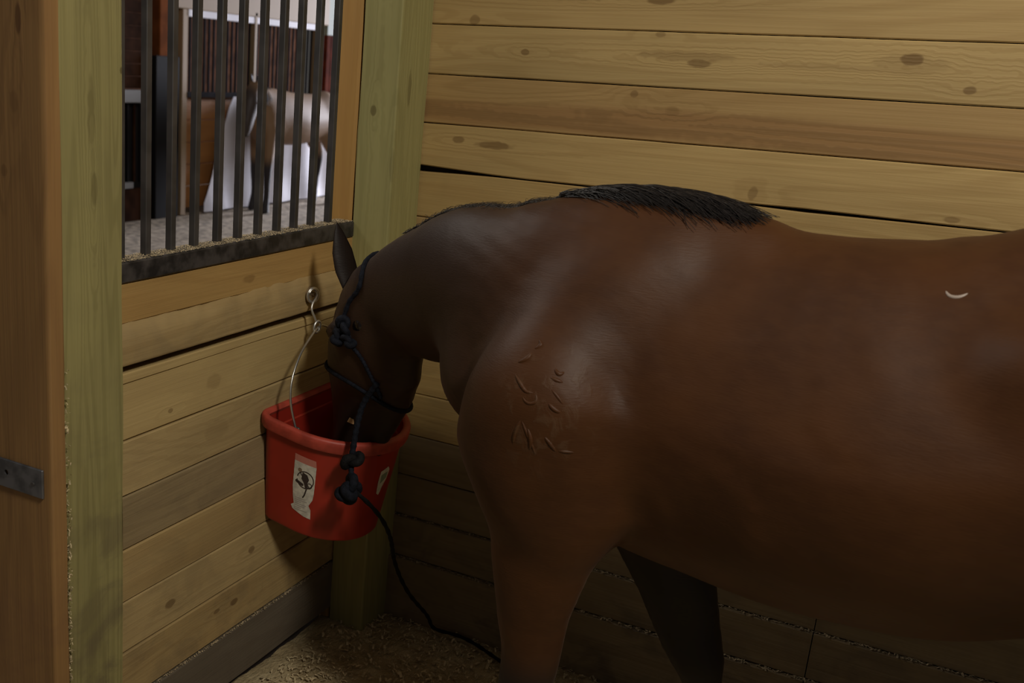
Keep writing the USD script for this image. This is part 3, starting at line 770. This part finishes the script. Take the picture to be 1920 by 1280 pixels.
def crest(x):
    s_ = np.abs(hv[:len(hm.vertices), 0]-x) < .012
    q_ = hv[:len(hm.vertices)][s_]; return q_[np.argmax(q_[:, 2])]
xs = np.linspace(.10, 1.0, 46); CR = np.array([crest(x) for x in xs])
def strand(root, dirs, length, n=7, off=.005, lift=0.0):
    P = [root]; st_ = length/(n-1)
    for i in range(1, n):
        t = i/(n-1)
        p = P[-1] + dirs(t)*st_
        P.append(p)
    P = np.array(P); Q = skin(P, off)
    t = np.linspace(0, 1, n)[:, None]
    return Q + np.array([0, 0, 1])*lift*np.sin(t*np.pi)
r_ = np.random.default_rng(5)
S, W = [], []
for i in range(2200):                                                   # long tuft lying back over the withers
    x = r_.beta(1.7, 1.2)*.31 + .66
    root = np.array([np.interp(x, xs, CR[:, 0]), np.interp(x, xs, CR[:, 1]) + r_.normal(0, .012), np.interp(x, xs, CR[:, 2])])
    yaw = r_.normal(-.24, .14); Ln = r_.uniform(.07, .17)*np.interp(x, [.66, .80, .97], [.7, 1.1, .75])
    f_ = lambda t, yaw=yaw: np.array([math.cos(yaw), math.sin(yaw)*(.5+t), -.18*t])
    S.append(strand(root, f_, Ln, off=r_.uniform(.002, .010), lift=r_.uniform(-.002, .006))); W.append(np.linspace(.0022, .0008, 7))
curves('mane', S, W, hair_black, horse, 'black mane tuft lying over the withers')
S, W = [], []
for i in range(1900):                                                   # short dusty fuzz standing along the neck's crest
    x = r_.uniform(.24, .74)
    root = np.array([x, np.interp(x, xs, CR[:, 1]) + r_.normal(.004, .009), np.interp(x, xs, CR[:, 2]) - .003])
    t = np.linspace(0, 1, 6)[:, None]
    d0 = np.array([r_.normal(.25, .35), r_.normal(.55, .5), r_.uniform(.15, .75)]); L_ = r_.uniform(.012, .045)
    S.append(root + d0*L_*t + np.array([.3, .5, -.9])*L_*.6*t**2); W.append(np.linspace(.0010, .0004, 6))
curves('mane', S, W, hair_grey, horse, 'short dusty mane hair along the crest of the neck')
S, W = [], []
for i in range(700):
    a_, b_ = r_.normal(0, .035), r_.normal(0, .03)
    L_ = r_.uniform(.55, .8); t = np.linspace(0, 1, 9)
    S.append(np.stack([2.05 + .10*np.sqrt(t) + a_*t*1.2 - .04*t, -.75 + b_*(.4+t), 1.36 - L_*t**1.25 + .02*np.sin(t*3)], 1)); W.append(np.linspace(.0028, .0012, 9))
curves('tail', S, W, hair_black, horse, 'black tail')

# dried mud and ruffled tufts on the shoulder, a small scar further back
mud_mat = plain('ruffled_muddy_hair', (.062, .032, .015), .5, 0, .5, .3, 70, .4)
def ridge(px, wd=.005):
    pts = np.array([on_skin(*p, -.001) for p in px]); pts = spline(pts, 12)
    q_ = skin(pts, -.0012); t = np.linspace(0, 1, 12)
    return tube(q_, wd*np.sqrt(np.maximum(np.sin(np.pi*(t*.92+.04)), .02)), 7)
RG = [[(962, 700), (975, 722), (986, 734), (998, 736)], [(976, 742), (988, 756), (1004, 752), (1003, 738)], [(968, 676), (984, 668), (994, 658)], [(1032, 706), (1044, 712), (1056, 716)],
      [(1034, 730), (1046, 744), (1056, 758)], [(1028, 756), (1040, 768), (1052, 774)], [(972, 790), (962, 812), (956, 836)], [(974, 788), (984, 812), (998, 846), (1002, 858)],
      [(986, 806), (992, 830), (990, 846)], [(1020, 822), (1032, 836), (1042, 850)], [(1046, 848), (1062, 850), (1078, 851)], [(1040, 690), (1050, 700), (1058, 696)], [(1000, 650), (1012, 640), (1008, 632)]]
for i, p in enumerate(RG):
    obj('hair_tuft', ridge(p, (.0042, .0035, .0048)[i % 3]), coat, horse, True)
obj('scar', ridge([(1772, 536), (1780, 546), (1796, 549), (1814, 541)], .0035), plain('pale_scar', (.30, .24, .20), .5), horse, True)

# ---- rope halter, lead rope ------------------------------------------------
ha = thing('rope_halter', (.10, -.55, .9), 'dark knotted rope halter on the head of the bay horse', 'halter')
def rope(pts, r=.006, n=60, amp=.0009):
    c_ = spline(pts, n); t = np.arange(n)
    return tube(c_, r + amp*np.sin(t*1.9), 9)
def knot(c0, r=.012, rr=.007, seed=0):
    a_ = np.linspace(0, 2*np.pi, 64, endpoint=False)
    p = np.stack([np.sin(a_)+2*np.sin(2*a_), np.cos(a_)-2*np.cos(2*a_), -np.sin(3*a_)], 1)*r/2.4
    R_ = trimesh.transformations.random_rotation_matrix(np.random.default_rng(seed).random(3))[:3, :3]
    return tube(p@R_.T + c0, rr, 9, True)
def skin_path(px, off=.006):
    return [on_skin(a_, b_, off) for a_, b_ in px]
crown = np.vstack([[(.055, -.385, 1.0), (.06, -.40, 1.09), (.10, -.43, 1.17), (.14, -.475, 1.215)], skin_path([(664, 545), (650, 562), (642, 584), (638, 606), (641, 626), (648, 645)], .006)])
obj('crown_strap', tube(skin(spline(crown, 70), .005), .0058 + .0008*np.sin(np.arange(70)*1.9), 9), rope_mat, ha, True)
obj('cheek_knot', cat_([knot(on_skin(641, 612, .010), .017, .009, 1), knot(on_skin(634, 634, .006), .015, .008, 2), knot(on_skin(652, 640, .008), .014, .008, 3)]), rope_mat, ha, True)
obj('cheek_strap', rope(skin_path([(646, 640), (660, 656), (676, 676), (690, 702), (702, 728), (712, 752)], .005), .005), rope_mat, ha, True)
nb_pts = skin(np.array([(.012, -.50, .93), (.06, -.555, .925), (.14, -.562, .915), (.21, -.54, .88), (.225, -.47, .865), (.19, -.405, .88), (.10, -.39, .92), (.03, -.42, .935)]), .005)
obj('noseband', tube(skin(spline(nb_pts, 70, True), .004), .0052, 9, True), rope_mat, ha, True)
K1, K2 = np.array([.158, -.615, .735]), np.array([.176, -.640, .672])
obj('chin_drop', rope([on_skin(706, 720, .006), (.165, -.585, .88), (.158, -.605, .80), K1 + [0, 0, .012]], .008, 40), rope_mat, ha, True)
obj('chin_knot', cat_([knot(K1, .020, .011, 4)]), rope_black, ha, True)
lr = thing('lead_rope', (.17, -.63, .5), 'dark blue lead rope knotted below the bucket rim and trailing down to the floor', 'rope')
obj('knot', cat_([knot(K2, .023, .012, 6), knot(K2 + [-.008, -.008, -.014], .018, .010, 7)]), rope_mat, lr, True)
obj('link', rope([K1 - [0, 0, .015], (K1+K2)/2 + [.004, -.008, 0], K2 + [0, 0, .015]], .007, 16), rope_mat, lr, True)
obj('strand', rope([K2, (.215, -.60, .62), (.225, -.50, .50), (.185, -.38, .37), (.19, -.27, .22), (.20, -.14, .085), (.205, -.07, .018), (.24, -.055, .012), (.40, -.10, .012), (.55, -.16, .012)], .0056, 90), rope_black, lr, True)
ch = flakes(1, lambda r, n: np.zeros((n, 2)), lambda x, y: x*0, .03, 2, .1)
pc = on_skin(655, 792, .003)
chip = bx(-.010, .010, -.0015, .0015, -.007, .007, .001)
chip.apply_transform(trimesh.transformations.euler_matrix(.2, .4, .7)); chip.apply_translation(pc)
obj('wood_shaving', chip, chip_mat, label="small pale wood shaving stuck to the horse's nose above the bucket", cat='wood shaving')

# ---- across the aisle, seen through the bars -------------------------------
XF = -6.3
conc = plain('aisle_gravel', (.30, .245, .185), .95, 0, .2, .45, 14, .6)
ax_, ay_ = np.meshgrid(np.linspace(-9, -.2, 60), np.linspace(-3.6, 22, 120), indexing='ij')
az_ = (meshkit.fbm(np.stack([ax_*5, ay_*5, ax_*0], -1), 3, 13) - .5)*.03 - .02
ii = np.arange(60*120).reshape(60, 120); q = np.stack([ii[:-1, :-1], ii[1:, :-1], ii[1:, 1:], ii[:-1, 1:]], -1).reshape(-1, 4)
obj('aisle_floor', (np.stack([ax_, ay_, az_], -1).reshape(-1, 3), np.vstack([q[:, [0, 1, 2]], q[:, [0, 2, 3]]])), conc, smooth=True, kind='structure')
dbrown = plain('dark_brown_boards', (.032, .013, .006), .9, 0, .03, .35, 5)
black = plain('black_stall_steel', (.008, .007, .007), .8, 0, .15)
bluish = plain('blue_grey_stall_steel', (.020, .018, .021), .9, 0, .03, .2, 8)
orange_b = wood('orange_stall_boards', (.30, .13, .038), (.22, .085, .022), 'y', 31, 30, .35)
cream = plain('cream_paint', (.27, .18, .095), .7)
lav = plain('lavender_rail_and_sun_patch', (.72, .70, .76), .7, 0, .3, .08, 2)  # lavender rail colour, also the blown-out sunlight painted on as a sheet
dred = plain('dark_red_boards', (.085, .017, .008), .9, 0, .03, .3, 6)
grey_green = plain('grey_green_panel', (.22, .25, .21), .7)
pale_grey = plain('pale_grey_paint', (.20, .195, .19), .7)
redb = plain('red_brown_timber', (.15, .045, .013), .9, 0, .03, .2, 6)

sf = thing('horse_stall', (XF, 5.7, 0), 'dark brown boarded horse stall with a black lower grille, leftmost beyond the bars', 'stall front')
for k in range(9):
    z = 1.36 + k*.125
    obj('plank', bx(XF-.04, XF, 4.9, 6.165, z, z+.118, .006), dbrown, sf)
obj('sill', bx(XF-.05, XF+.04, 4.9, 5.97, 1.215, 1.345, .006), pale_grey, sf, label='pale grey sill')
obj('lower_panel', bx(XF-.05, XF-.02, 4.9, 6.165, .22, 1.215, .004), black, sf)
for k in range(13):
    y = 5.0 + k*.1
    obj('bar', bx(XF-.02, XF+.005, y-.014, y+.014, .40, 1.21, .004), dbrown if k % 2 else black, sf)
obj('lower_rail', bx(XF-.05, XF+.03, 4.9, 5.86, .335, .40, .005), pale_grey, sf)
obj('kick_board', bx(XF-.05, XF+.01, 4.9, 6.165, -.02, .33, .005), dbrown, sf)
dp = thing('stall_post', (XF, 6.3, 0), 'stall post with a red-brown top and black steel sleeve, left of the far bars', 'post')
obj('timber', bx(XF-.08, XF+.05, 6.24, 6.50, -.02, 2.75, .008), redb, dp)
obj('sleeve', bx(XF-.09, XF+.062, 6.17, 6.56, -.02, 1.70, .008), black, dp, label='black steel sleeve')

sg = thing('barred_stall', (XF, 8.1, 0), 'far stall front with grey upright bars over orange boards under a cream beam', 'stall front')
obj('post', bx(XF-.05, XF+.04, 6.63, 6.72, -.02, 2.20, .006), cream, sg, label='cream painted corner post')
obj('beam', bx(XF-.06, XF+.05, 6.5, 9.62, 2.20, 2.75, .008), cream, sg, label='cream painted beam')
obj('top_rail', bx(XF-.04, XF+.045, 6.72, 9.30, 2.125, 2.20, .005), lav, sg)
obj('bottom_rail', bx(XF-.04, XF+.045, 6.72, 9.62, 1.275, 1.335, .005), bluish, sg)
for k in range(30):
    y = 6.80 + k*.0855
    obj('bar', bx(XF-.012, XF+.012, y-.012, y+.012, 1.33, 2.13, .004), bluish, sg)
for y in (7.98, 9.36):
    obj('mullion', bx(XF-.04, XF+.05, y-.025, y+.025, 1.33, 2.25, .005), cream, sg)
for k in range(5):
    obj('plank', bx(XF-.05, XF-.015 + .003*(k % 2), 6.72, 9.62, .05+k*.245, .05+k*.245+.238, .006), orange_b, sg)
obj('wall_far', bx(XF-2.6, XF-2.5, 3.0, 13.0, -.02, 2.75, .01), dbrown, kind='structure')
tp = thing('sun_patch_sheet', (XF+.1, 8.7, 0), 'pale sheet standing in for overexposed sunlight on the far stall front behind the tan horse', 'sun_patch')  # added sheet in place of a sunlight patch on the stall boards
ol = Polygon([(6.98, 0.0), (6.98, .10), (7.15, .48), (7.32, .86), (7.47, 1.18), (7.55, 1.29), (8.6, 1.27), (9.5, 1.27), (10.06, 1.40), (10.10, 0.0)])  # sloping left side follows the edge of the sunlight patch
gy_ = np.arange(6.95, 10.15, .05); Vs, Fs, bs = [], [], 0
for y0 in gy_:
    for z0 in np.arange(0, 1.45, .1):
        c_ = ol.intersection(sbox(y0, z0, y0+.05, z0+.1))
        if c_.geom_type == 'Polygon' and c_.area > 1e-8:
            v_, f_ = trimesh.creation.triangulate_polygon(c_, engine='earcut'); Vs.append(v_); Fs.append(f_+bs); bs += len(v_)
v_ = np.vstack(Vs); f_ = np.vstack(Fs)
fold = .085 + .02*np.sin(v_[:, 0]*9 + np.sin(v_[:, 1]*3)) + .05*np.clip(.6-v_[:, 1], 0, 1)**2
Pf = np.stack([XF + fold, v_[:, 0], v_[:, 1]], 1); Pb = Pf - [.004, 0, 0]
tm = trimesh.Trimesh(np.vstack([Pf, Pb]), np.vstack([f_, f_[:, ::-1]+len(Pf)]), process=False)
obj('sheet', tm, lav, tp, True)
rs = thing('red_stall_door', (XF, 9.85, 0), 'dark red boarded stall door right of the far bars', 'door')
for k in range(5):
    obj('plank', bx(XF-.03, XF+.03, 9.625+k*.104, 9.625+k*.104+.099, 1.30, 2.08, .005), dred, rs)
obj('lintel', bx(XF-.03, XF+.03, 9.62, 10.145, 2.08, 2.75, .006), grey_green, rs, label='grey-green panel above the door')
obj('lower_panel', bx(XF-.03, XF, 9.62, 10.145, -.02, 1.30, .006), dbrown, rs)
ep = thing('timber_post', (XF, 10.3, 0), 'red-brown timber post at the far right end of the stall row', 'post')
obj('timber', bx(XF-.06, XF+.10, 10.17, 10.5, 1.35, 2.75, .008), redb, ep)
obj('base', bx(XF-.06, XF+.10, 10.15, 10.5, -.02, 1.35, .008), dbrown, ep)

# tan horse standing in the aisle
p = Field((-6.45, 7.35, -.03), (-5.3, 10.2, 1.66), .026)
XP = -5.92
p.tube([(XP, 7.98, 1.08, .13, .16), (XP, 8.10, 1.08, .20, .27), (XP, 8.35, 1.08, .23, .315), (XP, 8.8, 1.05, .27, .31), (XP, 9.2, 1.06, .27, .29), (XP, 9.5, 1.12, .25, .27), (XP, 9.72, 1.14, .15, .17)], side=(1, 0, 0), k=.03, top=.2)
p.tube([(XP, 8.22, 1.16, .13, .22), (XP+.02, 8.02, 1.27, .10, .16), (XP+.05, 7.86, 1.33, .08, .12)], side=(1, 0, 0), k=.07)
p.tube([(XP+.06, 7.86, 1.36, .08, .09), (XP+.09, 7.78, 1.24, .10, .125), (XP+.11, 7.71, 1.10, .075, .10), (XP+.12, 7.66, .96, .055, .07), (XP+.12, 7.64, .91, .045, .05)], side=(1, .2, 0), k=.05)
for s in (-1, 1):
    p.tube([(XP+.06+s*.03, 7.87, 1.42, .03, .03), (XP+.06+s*.05, 7.88, 1.55, .014, .02)], side=(1, 0, 0), k=.03)
    y = 8.10 + (.12 if s < 0 else -.02)
    p.tube([(XP+s*.14, y+.05, .95, .085, .12), (XP+s*.14, y+.02, .72, .07, .085), (XP+s*.14, y, .46, .05, .055), (XP+s*.14, y, .20, .035, .04), (XP+s*.14, y-.02, .06, .045, .05), (XP+s*.14, y-.03, 0.0, .055, .06)], side=(1, 0, 0), k=.05)
    y = 9.48 + (.10 if s < 0 else 0)
    p.tube([(XP+s*.15, y-.02, 1.08, .11, .22), (XP+s*.15, y-.05, .84, .09, .16), (XP+s*.15, y+.10, .54, .045, .065), (XP+s*.15, y+.06, .24, .035, .04), (XP+s*.15, y+.02, .06, .045, .05), (XP+s*.15, y, .0, .055, .06)], side=(1, 0, 0), k=.06)
pm = p.mesh(4)
pv = np.array(pm.vertices)
pb = np.maximum(sm(pv[:, 2], .66, .50), sm(pv[:, 1], 7.90, 7.72)*.9)
pb = np.maximum(pb, sm(pv[:, 2], 1.46, 1.50))
g = G(); ab = g('attribute', 'fac', attribute='black')
dun = g.done('dun_coat', g('principled_bsdf', 'BSDF', base_color=g.mix(ab, (.235, .135, .066), (.020, .015, .016)), roughness=.6))
ph = thing('horse', (XP, 8.45, 0), 'tan horse with black legs and dark head standing in the aisle beyond the bars', 'horse')
pm.apply_translation((0, -.45, 0)); po = obj('body', pm, dun, ph, True)
UsdGeom.PrimvarsAPI(po).CreatePrimvar('black', Sdf.ValueTypeNames.FloatArray, 'vertex').Set(Vt.FloatArray.FromNumpy(pb.astype(np.float32)))
S, W = [], []
for i in range(160):
    t = np.linspace(0, 1, 7); y0 = r_.uniform(7.88, 8.3); zt = np.interp(y0, [7.86, 8.05, 8.3], [1.46, 1.44, 1.40])
    S.append(np.stack([XP + .02 + .12*t**.7 + r_.normal(0, .01)*t, -.45 + y0 + r_.normal(0, .02)*t, zt + .02*np.sin(t*2) - .26*t*r_.uniform(.6, 1)], 1)); W.append(np.linspace(.010, .004, 7))
curves('mane', S, W, hair_black, ph, 'black mane')
S, W = [], []
for i in range(140):
    t = np.linspace(0, 1, 8)
    S.append(np.stack([XP + r_.normal(0, .03)*(.3+t), 9.39 + .09*np.sqrt(t) + r_.normal(0, .03)*t, 1.24 - .85*t*r_.uniform(.7, 1)], 1)); W.append(np.linspace(.012, .006, 8))
curves('tail', S, W, hair_black, ph, 'black tail')
